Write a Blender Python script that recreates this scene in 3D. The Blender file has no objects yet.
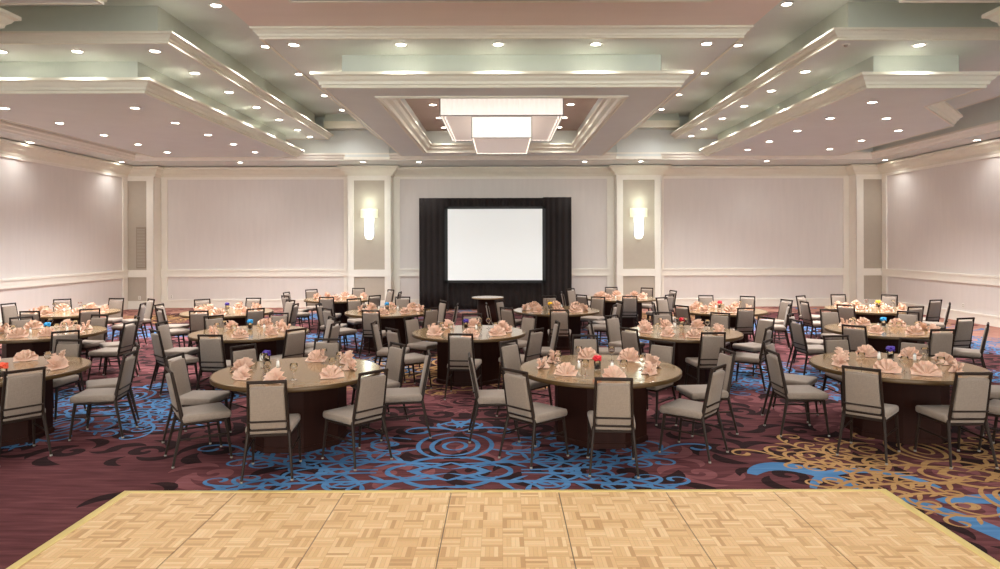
import bpy, bmesh, math, random
from mathutils import Vector, Matrix
random.seed(11)
R = math.radians
PI = math.pi
SC = bpy.context.scene
COL = SC.collection

# ------------------------------------------------------------------ colours / materials
def lin(c):
    o = []
    for v in c[:3]:
        v = v / 255.0
        o.append(v / 12.92 if v <= 0.04045 else ((v + 0.055) / 1.055) ** 2.4)
    return (o[0], o[1], o[2], 1.0)

def new_mat(name):
    m = bpy.data.materials.new(name)
    m.use_nodes = True
    nt = m.node_tree
    b = nt.nodes.get('Principled BSDF')
    return m, nt, b

def mat(name, col, rough=0.6, metal=0.0, var=0.08, scale=6.0, stretch=(1, 1, 1), bump=0.0, bscale=80.0, spec=0.5, sheen=0.0):
    m, nt, b = new_mat(name)
    N, L = nt.nodes, nt.links
    c = lin(col)
    tc = N.new('ShaderNodeTexCoord')
    mp = N.new('ShaderNodeMapping'); mp.inputs['Scale'].default_value = stretch
    L.new(tc.outputs['Object'], mp.inputs['Vector'])
    no = N.new('ShaderNodeTexNoise'); no.inputs['Scale'].default_value = scale; no.inputs['Detail'].default_value = 4
    L.new(mp.outputs[0], no.inputs['Vector'])
    cr = N.new('ShaderNodeValToRGB')
    cr.color_ramp.elements[0].position = 0.3; cr.color_ramp.elements[1].position = 0.7
    cr.color_ramp.elements[0].color = tuple(max(0, v * (1 - var)) for v in c[:3]) + (1,)
    cr.color_ramp.elements[1].color = tuple(min(1, v * (1 + var)) for v in c[:3]) + (1,)
    L.new(no.outputs['Fac'], cr.inputs['Fac'])
    L.new(cr.outputs['Color'], b.inputs['Base Color'])
    b.inputs['Roughness'].default_value = rough
    b.inputs['Metallic'].default_value = metal
    b.inputs['Specular IOR Level'].default_value = spec
    if sheen:
        b.inputs['Sheen Weight'].default_value = sheen
    if bump:
        n2 = N.new('ShaderNodeTexNoise'); n2.inputs['Scale'].default_value = bscale
        L.new(tc.outputs['Object'], n2.inputs['Vector'])
        bp = N.new('ShaderNodeBump'); bp.inputs['Strength'].default_value = bump; bp.inputs['Distance'].default_value = 0.004
        L.new(n2.outputs['Fac'], bp.inputs['Height']); L.new(bp.outputs['Normal'], b.inputs['Normal'])
    return m

def emit(name, col, strength, base=(240, 240, 235)):
    m, nt, b = new_mat(name)
    b.inputs['Base Color'].default_value = lin(base)
    b.inputs['Emission Color'].default_value = lin(col)
    b.inputs['Emission Strength'].default_value = strength
    b.inputs['Roughness'].default_value = 0.5
    return m

def glass(name, col=(255, 255, 255), rough=0.0):
    m, nt, b = new_mat(name)
    b.inputs['Base Color'].default_value = lin(col)
    b.inputs['Transmission Weight'].default_value = 1.0
    b.inputs['Roughness'].default_value = rough
    b.inputs['IOR'].default_value = 1.14
    return m

def fabric(name, col, var=0.12, ws=260.0):
    m, nt, b = new_mat(name)
    N, L = nt.nodes, nt.links
    c = lin(col)
    tc = N.new('ShaderNodeTexCoord')
    facs = []
    for st in ((ws, ws * .12, ws * .12), (ws * .12, ws, ws * .9)):
        mp = N.new('ShaderNodeMapping'); mp.inputs['Scale'].default_value = st
        L.new(tc.outputs['Object'], mp.inputs['Vector'])
        no = N.new('ShaderNodeTexNoise'); no.inputs['Scale'].default_value = 1.0; no.inputs['Detail'].default_value = 2
        L.new(mp.outputs[0], no.inputs['Vector'])
        facs.append(no)
    mx = N.new('ShaderNodeMath'); mx.operation = 'ADD'
    L.new(facs[0].outputs['Fac'], mx.inputs[0]); L.new(facs[1].outputs['Fac'], mx.inputs[1])
    hf = N.new('ShaderNodeMath'); hf.operation = 'MULTIPLY'; hf.inputs[1].default_value = 0.5
    L.new(mx.outputs[0], hf.inputs[0])
    cr = N.new('ShaderNodeValToRGB')
    cr.color_ramp.elements[0].position = 0.35; cr.color_ramp.elements[1].position = 0.65
    cr.color_ramp.elements[0].color = tuple(v * (1 - var) for v in c[:3]) + (1,)
    cr.color_ramp.elements[1].color = tuple(min(1, v * (1 + var)) for v in c[:3]) + (1,)
    L.new(hf.outputs[0], cr.inputs['Fac'])
    L.new(cr.outputs['Color'], b.inputs['Base Color'])
    b.inputs['Roughness'].default_value = 0.75
    b.inputs['Sheen Weight'].default_value = 0.15
    bp = N.new('ShaderNodeBump'); bp.inputs['Strength'].default_value = 0.25; bp.inputs['Distance'].default_value = 0.002
    L.new(hf.outputs[0], bp.inputs['Height']); L.new(bp.outputs['Normal'], b.inputs['Normal'])
    return m

def parquet(name, cell, strips):
    m, nt, b = new_mat(name)
    N, L = nt.nodes, nt.links
    def math_(op, a, bb=None):
        n = N.new('ShaderNodeMath'); n.operation = op
        for i, v in enumerate((a, bb)):
            if v is None: continue
            if isinstance(v, (int, float)): n.inputs[i].default_value = v
            else: L.new(v, n.inputs[i])
        return n.outputs[0]
    tc = N.new('ShaderNodeTexCoord')
    sp = N.new('ShaderNodeSeparateXYZ')
    geo = N.new('ShaderNodeNewGeometry')
    L.new(geo.outputs['Position'], sp.inputs[0])
    u = math_('DIVIDE', sp.outputs[0], cell); v = math_('DIVIDE', sp.outputs[1], cell)
    iu = math_('FLOOR', u); iv = math_('FLOOR', v)
    fu = math_('SUBTRACT', u, iu); fv = math_('SUBTRACT', v, iv)
    par = math_('FLOORED_MODULO', math_('ADD', iu, iv), 2.0)
    a = math_('MULTIPLY', fu, par); c = math_('MULTIPLY', fv, math_('SUBTRACT', 1.0, par))
    t = math_('MULTIPLY', math_('ADD', a, c), float(strips))
    si = math_('FLOOR', t); sf = math_('SUBTRACT', t, si)
    cv = N.new('ShaderNodeCombineXYZ')
    L.new(iu, cv.inputs[0]); L.new(iv, cv.inputs[1]); L.new(si, cv.inputs[2])
    wn = N.new('ShaderNodeTexWhiteNoise'); wn.noise_dimensions = '3D'
    L.new(cv.outputs[0], wn.inputs['Vector'])
    cr = N.new('ShaderNodeValToRGB')
    e = cr.color_ramp.elements
    e[0].position = 0.0; e[0].color = lin((190, 146, 96))
    e[1].position = 1.0; e[1].color = lin((232, 199, 152))
    x = e.new(0.3); x.color = lin((216, 175, 123))
    x = e.new(0.7); x.color = lin((223, 184, 134))
    L.new(wn.outputs['Value'], cr.inputs['Fac'])
    # fine grain
    no = N.new('ShaderNodeTexNoise'); no.inputs['Scale'].default_value = 60
    L.new(geo.outputs['Position'], no.inputs['Vector'])
    g = N.new('ShaderNodeMix'); g.data_type = 'RGBA'; g.blend_type = 'MULTIPLY'; g.inputs[0].default_value = 0.18
    L.new(cr.outputs['Color'], g.inputs[6]); L.new(no.outputs['Color'], g.inputs[7])
    # seams between the strips and squares
    edge = math_('MINIMUM', math_('MINIMUM', sf, math_('SUBTRACT', 1.0, sf)), 1.0)
    d1 = math_('LESS_THAN', edge, 0.05)
    eu = math_('MINIMUM', math_('MINIMUM', fu, math_('SUBTRACT', 1.0, fu)), math_('MINIMUM', fv, math_('SUBTRACT', 1.0, fv)))
    d2 = math_('LESS_THAN', eu, 0.012)
    d = math_('MULTIPLY', math_('MAXIMUM', d1, d2), 0.35)
    mx = N.new('ShaderNodeMix'); mx.data_type = 'RGBA'
    L.new(d, mx.inputs[0]); L.new(g.outputs[2], mx.inputs[6]); mx.inputs[7].default_value = lin((150, 100, 55))
    L.new(mx.outputs[2], b.inputs['Base Color'])
    b.inputs['Roughness'].default_value = 0.5
    return m

def carpet(name, c0, c1, c2):
    m, nt, b = new_mat(name)
    N, L = nt.nodes, nt.links
    geo = N.new('ShaderNodeNewGeometry')
    mp = N.new('ShaderNodeMapping'); mp.inputs['Scale'].default_value = (1.0, 9.0, 1)
    L.new(geo.outputs['Position'], mp.inputs['Vector'])
    no = N.new('ShaderNodeTexNoise'); no.inputs['Scale'].default_value = 2.2; no.inputs['Detail'].default_value = 6
    L.new(mp.outputs[0], no.inputs['Vector'])
    cr = N.new('ShaderNodeValToRGB'); e = cr.color_ramp.elements
    e[0].position = 0.32; e[0].color = lin(c0)
    e[1].position = 0.68; e[1].color = lin(c2)
    x = e.new(0.5); x.color = lin(c1)
    L.new(no.outputs['Fac'], cr.inputs['Fac'])
    L.new(cr.outputs['Color'], b.inputs['Base Color'])
    b.inputs['Roughness'].default_value = 0.95
    b.inputs['Specular IOR Level'].default_value = 0.08
    n2 = N.new('ShaderNodeTexNoise'); n2.inputs['Scale'].default_value = 220
    L.new(geo.outputs['Position'], n2.inputs['Vector'])
    bp = N.new('ShaderNodeBump'); bp.inputs['Strength'].default_value = 0.3; bp.inputs['Distance'].default_value = 0.004
    L.new(n2.outputs['Fac'], bp.inputs['Height']); L.new(bp.outputs['Normal'], b.inputs['Normal'])
    return m

M = dict(
    wall=mat('wall_vinyl', (224, 218, 212), 0.7, var=0.02, scale=3, stretch=(3, 3, .4), bump=0.05, bscale=150),
    wall_dark=mat('wall_panel_taupe', (186, 176, 160), 0.7, var=0.02),
    trim=mat('cream_paint', (240, 236, 224), 0.42, var=0.015),
    crown=mat('crown_paint', (228, 224, 206), 0.35, var=0.015),
    ceil=mat('ceiling_paint', (216, 220, 215), 0.6, var=0.02, scale=2),
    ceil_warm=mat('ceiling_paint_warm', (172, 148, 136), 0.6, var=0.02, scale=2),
    panel=mat('ceiling_panel_brown', (236, 219, 207), 0.55, var=0.03, scale=1.2, stretch=(.4, 2, 1)),
    fascia=mat('fascia_paint', (198, 203, 192), 0.5, var=0.015),
    chair=fabric('taupe_weave', (132, 116, 102)),
    bronze=mat('bronze_metal', (38, 25, 17), 0.5, 0.1, var=0.06, spec=0.25),
    glide=mat('glide_nylon', (140, 130, 120), 0.4, var=0.02),
    tabletop=mat('tabletop_laminate', (140, 115, 82), 0.13, var=0.1, scale=9, stretch=(1, 6, 1), spec=0.6),
    edge=mat('table_edge', (84, 62, 34), 0.35, 0.3, var=0.06),
    pedestal=mat('pedestal_laminate', (44, 21, 14), 0.55, var=0.12, scale=4, stretch=(4, 4, .4), spec=0.12),
    napkin=mat('napkin_linen', (222, 188, 167), 0.8, var=0.05, scale=30),
    shaker=mat('shaker_ceramic', (240, 236, 228), 0.3, var=0.01),
    chrome=mat('chrome', (200, 200, 200), 0.2, 1.0, var=0.02),
    glass=glass('clear_glass'),
    drape=mat('black_drape', (34, 27, 25), 0.85, var=0.12, scale=5),
    screen=emit('screen_white', (244, 248, 246), 0.07, (235, 238, 236)),
    black=mat('black_frame', (22, 20, 20), 0.5, var=0.05),
    lens=emit('downlight_lens', (255, 246, 232), 7),
    ring=mat('downlight_trim', (232, 228, 218), 0.4, var=0.01),
    shade=emit('chandelier_shade', (255, 238, 224), 0.05, (240, 230, 222)),
    shade2=emit('chandelier_shade_bright', (255, 244, 232), 0.14, (240, 234, 226)),
    diffuser=emit('chandelier_diffuser', (255, 238, 224), 0.045, (236, 226, 216)),
    sconce=emit('sconce_glass', (246, 250, 226), 0.4),
    sconce2=emit('sconce_shade', (244, 246, 205), 0.11, (226, 224, 196)),
    gold=mat('gold_edge', (222, 198, 128), 0.4, 0.15, var=0.05),
    parquet=parquet('oak_parquet', 0.15, 5),
    seam=mat('panel_seam', (120, 104, 88), 0.4, 0.4),
    maroon=carpet('carpet_maroon', (76, 42, 44), (89, 51, 53), (104, 62, 64)),
    dark=carpet('carpet_dark_brown', (36, 22, 23), (42, 27, 28), (49, 32, 33)),
    mauve=carpet('carpet_mauve', (108, 64, 66), (118, 72, 74), (126, 80, 82)),
    salmon=carpet('carpet_salmon', (158, 112, 98), (172, 126, 111), (184, 138, 122)),
    blue=carpet('carpet_blue', (66, 106, 146), (75, 116, 157), (85, 126, 167)),
    amber=carpet('carpet_gold', (154, 116, 74), (166, 128, 84), (176, 138, 94)),
    outlet=mat('outlet_plastic', (232, 228, 220), 0.4, var=0.01),
    grille=mat('grille_paint', (160, 148, 132), 0.5, var=0.03),
)
TINT = {}
for k, c in dict(purple=(62, 34, 140), red=(214, 26, 44), blue=(30, 150, 214), yellow=(246, 190, 20), orange=(240, 90, 60)).items():
    TINT[k] = mat('posy_' + k, c, 0.6, var=0.12, scale=40)

# ------------------------------------------------------------------ object helpers
def link(o, parent=None):
    COL.objects.link(o)
    if parent is not None: o.parent = parent
    return o

def build(name, bm, mats, parent=None, smooth=False, normals=True):
    me = bpy.data.meshes.new(name)
    if normals: bmesh.ops.recalc_face_normals(bm, faces=bm.faces[:])
    bm.to_mesh(me); bm.free()
    for mm in (mats if isinstance(mats, (list, tuple)) else [mats]): me.materials.append(mm)
    if smooth:
        for p in me.polygons: p.use_smooth = True
    return link(bpy.data.objects.new(name, me), parent)

def tag(o, label, cat, group=None):
    o['label'] = label; o['category'] = cat
    if group: o['group'] = group
    return o

def struct(o):
    o['kind'] = 'structure'; return o

def empty(name, loc=(0, 0, 0), rz=0.0):
    o = bpy.data.objects.new(name, None)
    o.empty_display_size = 0.1
    o.location = loc; o.rotation_euler = (0, 0, rz)
    return link(o)

def kids(o): return [c for c in CH.get(o.name, [])]
def copy_tree(o, parent=None):
    c = o.copy(); COL.objects.link(c)
    c.parent = parent
    for ch in list(o.children): copy_tree(ch, c)
    return c

def box(bm, x0, x1, y0, y1, z0, z1, mi=0):
    v = [bm.verts.new(p) for p in ((x0, y0, z0), (x1, y0, z0), (x1, y1, z0), (x0, y1, z0), (x0, y0, z1), (x1, y0, z1), (x1, y1, z1), (x0, y1, z1))]
    for f in ((0, 3, 2, 1), (4, 5, 6, 7), (0, 1, 5, 4), (1, 2, 6, 5), (2, 3, 7, 6), (3, 0, 4, 7)):
        fc = bm.faces.new([v[i] for i in f]); fc.material_index = mi

def rbox(sx, sy, sz, bev, seg=2, taper=0.0):
    """rounded box centred on the origin; taper narrows it towards -y"""
    bm = bmesh.new()
    bmesh.ops.create_cube(bm, size=1.0)
    for v in bm.verts: v.co = Vector((v.co.x * sx, v.co.y * sy, v.co.z * sz))
    bmesh.ops.bevel(bm, geom=bm.edges[:], offset=bev, segments=seg, profile=0.5, affect='EDGES')
    if taper:
        for v in bm.verts: v.co.x *= 1 - taper * (0.5 - v.co.y / sy)
    return bm

def bar(bm, p0, p1, w0, w1=None, d0=None, d1=None, n=8, mi=0):
    """tapered bar with a rounded-square section"""
    w1 = w0 if w1 is None else w1; d0 = w0 if d0 is None else d0; d1 = (w1 if d0 is None else d0 * w1 / w0) if d1 is None else d1
    p0, p1 = Vector(p0), Vector(p1)
    t = (p1 - p0).normalized()
    a = Vector((1, 0, 0)) if abs(t.x) < 0.9 else Vector((0, 1, 0))
    a = (a - t * a.dot(t)).normalized(); b = t.cross(a)
    rings = []
    for p, w, d in ((p0, w0, d0), (p1, w1, d1)):
        ring = []
        for i in range(n):
            an = 2 * PI * (i + .5) / n
            c, s = math.cos(an), math.sin(an)
            k = 1 / max(abs(c), abs(s)) * 0.82 + 0.18
            ring.append(bm.verts.new(p + a * (c * k * w / 2) + b * (s * k * d / 2)))
        rings.append(ring)
    for i in range(n):
        f = bm.faces.new((rings[0][i], rings[0][(i + 1) % n], rings[1][(i + 1) % n], rings[1][i])); f.material_index = mi
    bm.faces.new(rings[0][::-1]).material_index = mi; bm.faces.new(rings[1]).material_index = mi

def lathe(bm, prof, n=24, c=(0, 0, 0), mi=0, close=False):
    rings = []
    for r, z in prof:
        if r < 1e-6:
            rings.append([bm.verts.new((c[0], c[1], c[2] + z))])
        else:
            rings.append([bm.verts.new((c[0] + r * math.cos(2 * PI * i / n), c[1] + r * math.sin(2 * PI * i / n), c[2] + z)) for i in range(n)])
    for a, b in zip(rings, rings[1:]):
        for i in range(n):
            j = (i + 1) % n
            if len(a) == 1 and len(b) == 1: continue
            if len(a) == 1: f = bm.faces.new((a[0], b[j], b[i]))
            elif len(b) == 1: f = bm.faces.new((a[i], a[j], b[0]))
            else: f = bm.faces.new((a[i], a[j], b[j], b[i]))
            f.material_index = mi

def offset_poly(poly, d):
    """ccw polygon moved outwards by d, with mitred corners"""
    n = len(poly); out = []
    for i in range(n):
        p0, p1, p2 = Vector(poly[i - 1]), Vector(poly[i]), Vector(poly[(i + 1) % n])
        e0 = (p1 - p0).normalized(); e1 = (p2 - p1).normalized()
        n0 = Vector((e0.y, -e0.x)); n1 = Vector((e1.y, -e1.x))
        m = (n0 + n1) / (1 + n0.dot(n1))
        out.append(p1 + m * d)
    return out

def sweep(bm, poly, prof, mi=0):
    """moulding round a ccw polygon; prof = [(outward offset, z)]"""
    rings = []
    for d, z in prof:
        rings.append([bm.verts.new((p.x, p.y, z)) for p in offset_poly(poly, d)])
    n = len(poly)
    for a, b in zip(rings, rings[1:]):
        for i in range(n):
            j = (i + 1) % n
            bm.faces.new((a[i], a[j], b[j], b[i])).material_index = mi

def rect(x0, x1, y0, y1): return [(x0, y0), (x1, y0), (x1, y1), (x0, y1)]

CAMZ = 2.14
def Z(h): return CAMZ + h

# ------------------------------------------------------------------ room shell
XL, XR, YB, YF = -12.27, 12.45, 22.3, -5.0
H0, H1, H2, HS = Z(3.86), Z(3.16), Z(2.56), Z(2.55)

def wallbox(name, *b):
    bm = bmesh.new(); box(bm, *b); return struct(build(name, bm, M['wall']))
wallbox('wall_back', XL - .2, XR + .2, YB, YB + .2, 0, H0 + .2)
wallbox('wall_left', XL - .2, XL, YF, YB, 0, H0 + .2)
wallbox('wall_right', XR, XR + .2, YF, YB, 0, H0 + .2)
bm = bmesh.new()                  # unseen opening added so world light fills from behind: two piers and a header
box(bm, XL - .2, XL + .6, YF - .2, YF, 0, H0 + .2); box(bm, XR - .6, XR + .2, YF - .2, YF, 0, H0 + .2); box(bm, XL + .6, XR - .6, YF - .2, YF, 5.5, H0 + .2)
struct(build('wall_front', bm, M['wall']))
bm = bmesh.new(); box(bm, XL - .2, XR + .2, YF - .2, YB + .2, H0, H0 + .2)
struct(build('ceiling', bm, M['ceil']))

# ---- carpet with woven scrollwork
FB = bmesh.new()
box(FB, XL - .2, XR + .2, YF - .2, YB + .2, -.2, 0, 0)

def stroke(pts, w, z, mi, flare=None):
    n = len(pts); L_, R_ = [], []
    for i, p in enumerate(pts):
        a = Vector(pts[max(0, i - 1)]); b = Vector(pts[min(n - 1, i + 1)])
        t = (b - a)
        if t.length < 1e-6: t = Vector((1, 0))
        t.normalize(); nn = Vector((-t.y, t.x))
        k = i / (n - 1)
        ww = w * (flare(k) if flare else 1) / 2
        q = Vector(p)
        for lst, s in ((L_, 1), (R_, -1)):
            r = q + nn * (ww * s)
            lst.append((r.x, r.y))
    if any(x < XL + .02 or x > XR - .02 or y < YF + .05 or y > YB - .02 for x, y in L_ + R_): return
    lv = [FB.verts.new((x, y, z)) for x, y in L_]; rv = [FB.verts.new((x, y, z)) for x, y in R_]
    for i in range(n - 1):
        try:
            f = FB.faces.new((rv[i], rv[i + 1], lv[i + 1], lv[i])); f.material_index = mi
        except ValueError: pass

TAPER = lambda k: 0.25 + 0.75 * math.sin(PI * min(1, k * 1.15 + .04)) if k < .87 else 0.45
LEAF = lambda k: max(0.05, math.sin(PI * k) ** 0.8)
SCROLL = lambda k: 0.35 + 0.75 * math.sin(PI * k) ** 0.7

def spiral(c, r0, r1, a0, a1, n=26, sy=1.0):
    return [(c[0] + (r0 + (r1 - r0) * (i / n) ** .8) * math.cos(R(a0 + (a1 - a0) * i / n)),
             c[1] + sy * (r0 + (r1 - r0) * (i / n) ** .8) * math.sin(R(a0 + (a1 - a0) * i / n))) for i in range(n + 1)]
def bez(p0, p1, p2, p3, n=16):
    o = []
    for i in range(n + 1):
        t = i / n; s = 1 - t
        o.append(tuple(s**3 * p0[k] + 3 * s * s * t * p1[k] + 3 * s * t * t * p2[k] + t**3 * p3[k] for k in (0, 1)))
    return o

def walk(p, h, n, step, kf):
    """path that starts at p with heading h and turns by kf(t) per step"""
    pts = [tuple(p)]; x, y = p
    for i in range(n):
        h += kf(i / n)
        x += step * math.cos(h); y += step * math.sin(h); pts.append((x, y))
    return pts, h
DROP = lambda k: 0.55 + 0.55 * math.sin(PI * min(1, k * 1.6)) * (k < .62) + (.9 * math.sin(PI * (k - .80) / .2) if k > .80 else 0)
def curl(S, p, h, side, size, w):
    pts, _ = walk(p, h, 26, size * .115, lambda t: side * (.06 + .42 * t ** 1.4))
    S.append((pts, w, DROP))
def leaf(S, p, h, side, size, w):
    pts, _ = walk(p, h, 10, size * .1, lambda t: side * (.16 - .30 * t))
    S.append((pts, w, LEAF))
def vine(S, p, h, n, step, kf, w, size, first_side=1, every=7):
    pts, he = walk(p, h, n, step, kf)
    S.append((pts, w, lambda k: .7 + .5 * math.sin(PI * k)))
    sd = first_side
    for i in range(4, n - 2, every):
        a = Vector(pts[i + 1]) - Vector(pts[i]); hh = math.atan2(a.y, a.x)
        f = 1 - .45 * i / n
        curl(S, pts[i], hh + sd * .55, sd, size * f, w * .9)
        leaf(S, pts[min(n, i + 2)], hh - sd * .5, -sd, size * .95 * f, w * 1.15)
        leaf(S, pts[min(n, i + 4)], hh + sd * .5, sd, size * .7 * f, w * 1.0)
        sd = -sd
    curl(S, pts[-1], he, first_side, size * .8, w)
def medallion_strokes():
    S = []; a = S.append
    a((spiral((0, 1.15), .13, .13, 90, -90, 16, 1.6), .05, SCROLL))
    a((spiral((0, 1.15), .27, .27, 90, -90, 20, 1.7), .06, SCROLL))
    a((spiral((0, 1.2), .42, .44, 78, -78, 20, 1.55), .055, SCROLL))
    a((bez((0, 1.95), (.15, 2.1), (.32, 2.2), (.28, 2.45)), .06, SCROLL))
    curl(S, (.05, 1.98), .9, -1, .42, .06); curl(S, (.28, 2.3), 1.9, 1, .34, .055)
    leaf(S, (.03, 2.15), 1.45, 1, .6, .08)
    vine(S, (.42, 1.0), -.75, 34, .062, lambda t: .075 - .02 * t, .05, .40, 1, 6)
    vine(S, (.10, .30), .25, 40, .064, lambda t: -.03 + .10 * t, .055, .44, -1, 6)
    vine(S, (.75, .06), .0, 30, .066, lambda t: .02 + .04 * t, .052, .40, 1, 6)
    vine(S, (.55, 1.5), .6, 22, .06, lambda t: -.09, .045, .34, -1, 6)
    a((bez((0, .08), (.3, .2), (.5, .5), (.75, .42)), .08, LEAF))
    a((bez((0, .58), (.2, .64), (.4, .5), (.5, .2)), .07, SCROLL))
    a((bez((0, .36), (.16, .2), (.3, .12), (.42, 0)), .07, SCROLL))
    return S
MS = medallion_strokes()
def medallion(cx, cy, mi, z, sx=1.0, sy=1.0):
    for fx in (1, -1):
        for fy in (1, -1):
            for pts, w, fl in MS:
                q = [(cx + fx * sx * u, cy + fy * sy * v) for u, v in pts]
                stroke(q, w * (.25 + .75 * min(1, sx, sy * 1.1)), z + random.uniform(0, .0009), mi, fl)

def damask(x, y, s, a, mi, z):
    def tr(pts):
        ca, sa = math.cos(a), math.sin(a)
        return [(x + s * (u * ca - v * sa), y + s * (u * sa + v * ca)) for u, v in pts]
    stroke(tr(spiral((0, 0), .34, .05, 0, 400, 20)), .19 * s, z, mi, SCROLL)
    stroke(tr(bez((.34, 0), (.45, .4), (.1, .7), (-.3, .62), 10)), .24 * s, z + .0001, mi, LEAF)
    stroke(tr(bez((-.2, .3), (-.5, .4), (-.7, .2), (-.75, -.1), 10)), .27 * s, z + .0002, mi, LEAF)
    stroke(tr(bez((.1, -.3), (.4, -.5), (.7, -.3), (.75, .05), 10)), .23 * s, z + .0003, mi, LEAF)
    stroke(tr(bez((-.1, -.32), (-.3, -.6), (-.1, -.8), (.2, -.78), 8)), .19 * s, z + .0004, mi, LEAF)
def border(x, y): return (y > 9.5 and (x > 9.9 or x < -10.3)) or y > 20.3
for x0, x1, y0, y1 in ((9.9, XR - .03, 9.5, 20.3), (XL + .03, -10.3, 9.5, 20.3), (XL + .03, XR - .03, 20.3, YB - .03)):
    FB.faces.new([FB.verts.new(p) for p in ((x0, y0, .0004), (x1, y0, .0004), (x1, y1, .0004), (x0, y1, .0004))]).material_index = 5
g = .74
for i in range(-16, 17):
    for j in range(0, 29):
        x = i * g + (.5 * g if j % 2 else 0); y = 1.0 + j * g
        if x < -3.3 and y < 6.9: continue
        if border(x, y) and random.random() < .6: continue
        damask(x + random.uniform(-.1, .1), y + random.uniform(-.1, .1), random.uniform(.5, .66), random.choice((0, 1, 2, 3)) * PI / 2 + random.uniform(-.3, .3),
               (random.choice((2, 3, 2)) if border(x, y) else 1 if random.random() < .72 else 2), .0006 + .0005 * random.random())
MED = [(-.5, 6.25, 3, .9, .68), (-.5, 9.5, 2, .85, .42), (-5.2, 8.6, 3, .62, .62), (4.3, 6.15, 4, .66, .6), 
       (-.9, 11.2, 4, .8, .7), (4.6, 10.6, 3, .7, .6), (-3.0, 11.7, 3, .6, .5), (9.0, 10.0, 3, .7, .6),
       (-2.7, 15.0, 3, .8, .6), (2.4, 15.2, 3, .8, .6), (-9.2, 16.0, 3, .8, .5), (-9.2, 19.2, 4, .8, .5), (7.3, 17.0, 3, .8, .6), (10.6, 13.6, 3, .6, .6),
       (5.6, 19.4, 4, .8, .5), (-4.5, 19.6, 3, .8, .5), (10.3, 18.2, 4, .6, .6)]
ZB = .0017
BIG = lambda k: .45 + .75 * math.sin(PI * k) ** .8
for pts, w in ((bez((2.3, 6.15), (2.55, 6.55), (2.95, 6.4), (3.1, 5.75)), .2), (bez((2.7, 5.8), (3.0, 6.4), (3.7, 6.4), (3.8, 5.8)), .12), (spiral((4.55, 4.75), .85, .3, 100, 330, 26), .26),
               (spiral((4.5, 4.7), .45, .08, 40, 400, 26), .16), (bez((3.6, 5.5), (4.1, 5.6), (4.7, 5.55), (5.2, 5.1)), .2), (bez((3.3, 5.6), (3.7, 5.1), (3.6, 4.7), (3.9, 4.2)), .18), (spiral((3.75, 4.0), .4, .08, 60, 380, 24), .14)):
    ZB += .0001; stroke(pts, w, ZB, 3, BIG)
for x, y, mi, sx, sy in MED: medallion(x, y, mi, .0026, sx, sy)
struct(build('floor', FB, [M['maroon'], M['dark'], M['mauve'], M['blue'], M['amber'], M['salmon']], normals=False))

# ---- wall trim
TN = [0]
def trim(boxes, m='trim', name=None):
    TN[0] += 1
    bm = bmesh.new()
    for b in boxes: box(bm, *b)
    return struct(build(name or 'trim_%d' % TN[0], bm, M[m]))
def rail(z0, z1, d, side):
    if side == 'back': return (XL, XR, YB - d, YB, z0, z1)
    if side == 'left': return (XL, XL + d, YF, 21.80, z0, z1)
    return (XR - d, XR, YF, 21.80, z0, z1)
for side in ('back', 'left', 'right'):
    trim([rail(0, .22, .035, side), rail(.22, .27, .05, side)], name='baseboard_' + side)
    trim([rail(1.05, 1.26, .045, side), rail(1.23, 1.28, .07, side), rail(1.04, 1.08, .055, side)])
    trim([rail(4.28, 4.36, .05, side)])
# wall cornice under the soffit (stepped crown)
room = rect(XL, XR, YF, YB)
bm = bmesh.new()
sweep(bm, room, [(0, 4.34), (-.06, 4.36), (-.08, 4.42), (-.20, 4.50), (-.26, 4.58), (-.34, 4.60), (-.34, 4.66), (0, HS + .002)])
TN[0] += 1; struct(build('trim_%d' % TN[0], bm, M['crown']))
# posts that frame the wall bays
pw = []
for x0, x1 in ((-11.37, -11.17), (-5.28, -5.05), (-3.62, -3.41), (3.51, 3.74), (5.21, 5.40), (11.40, 11.60)):
    pw.append((x0, x1, YB - .045, YB, .27, 1.05)); pw.append((x0, x1, YB - .045, YB, 1.28, 4.30))
trim(pw)
trim([(XL, XL + .038, 21.55, 21.80, .27, 1.04), (XL, XL + .038, 21.55, 21.80, 1.28, 4.28)]); trim([(XR - .038, XR, 21.55, 21.80, .27, 1.04), (XR - .038, XR, 21.55, 21.80, 1.28, 4.28)])
# pilasters and corner columns
def pilaster(x0, x1, w=.2, both=True):
    y0 = 21.86
    bm = bmesh.new(); box(bm, x0, x1, y0, YB - .002, 0, HS)
    struct(build('wall_back', bm, M['wall_dark']))
    bs = [(x0 - .01, x1 + .01, y0 - .045, y0, 0, .27), (x0 - .01, x1 + .01, y0 - .05, y0, 1.05, 1.28), (x0, x1, y0 - .045, y0, 4.2, 4.36)]
    for a, b in (((x0 - .012, x0 + w), (x1 - w, x1 + .012)) if both else (((x1 - w, x1 + .012),) if x0 < 0 else ((x0 - .012, x0 + w),))):
        bs += [(a, b, y0 - .045, y0, .27, 1.05), (a, b, y0 - .045, y0, 1.28, 4.2)]
    bs += [(x0 - .014, x0, y0 - .045, YB, 0, 4.36), (x1, x1 + .014, y0 - .045, YB, 0, 4.36)]
    trim(bs)
    bm = bmesh.new()
    sweep(bm, rect(x0, x1, y0, YB - .01), [(.02, 4.34), (.06, 4.36), (.08, 4.42), (.17, 4.50), (.22, 4.58), (.28, 4.60), (.28, 4.66), (.0, 4.665)])
    TN[0] += 1; struct(build('trim_%d' % TN[0], bm, M['crown']))
pilaster(-5.05, -3.64); pilaster(3.76, 5.20)
pilaster(XL + .002, -11.40, .23, False); pilaster(11.60, XR - .002, .23, False)

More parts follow.
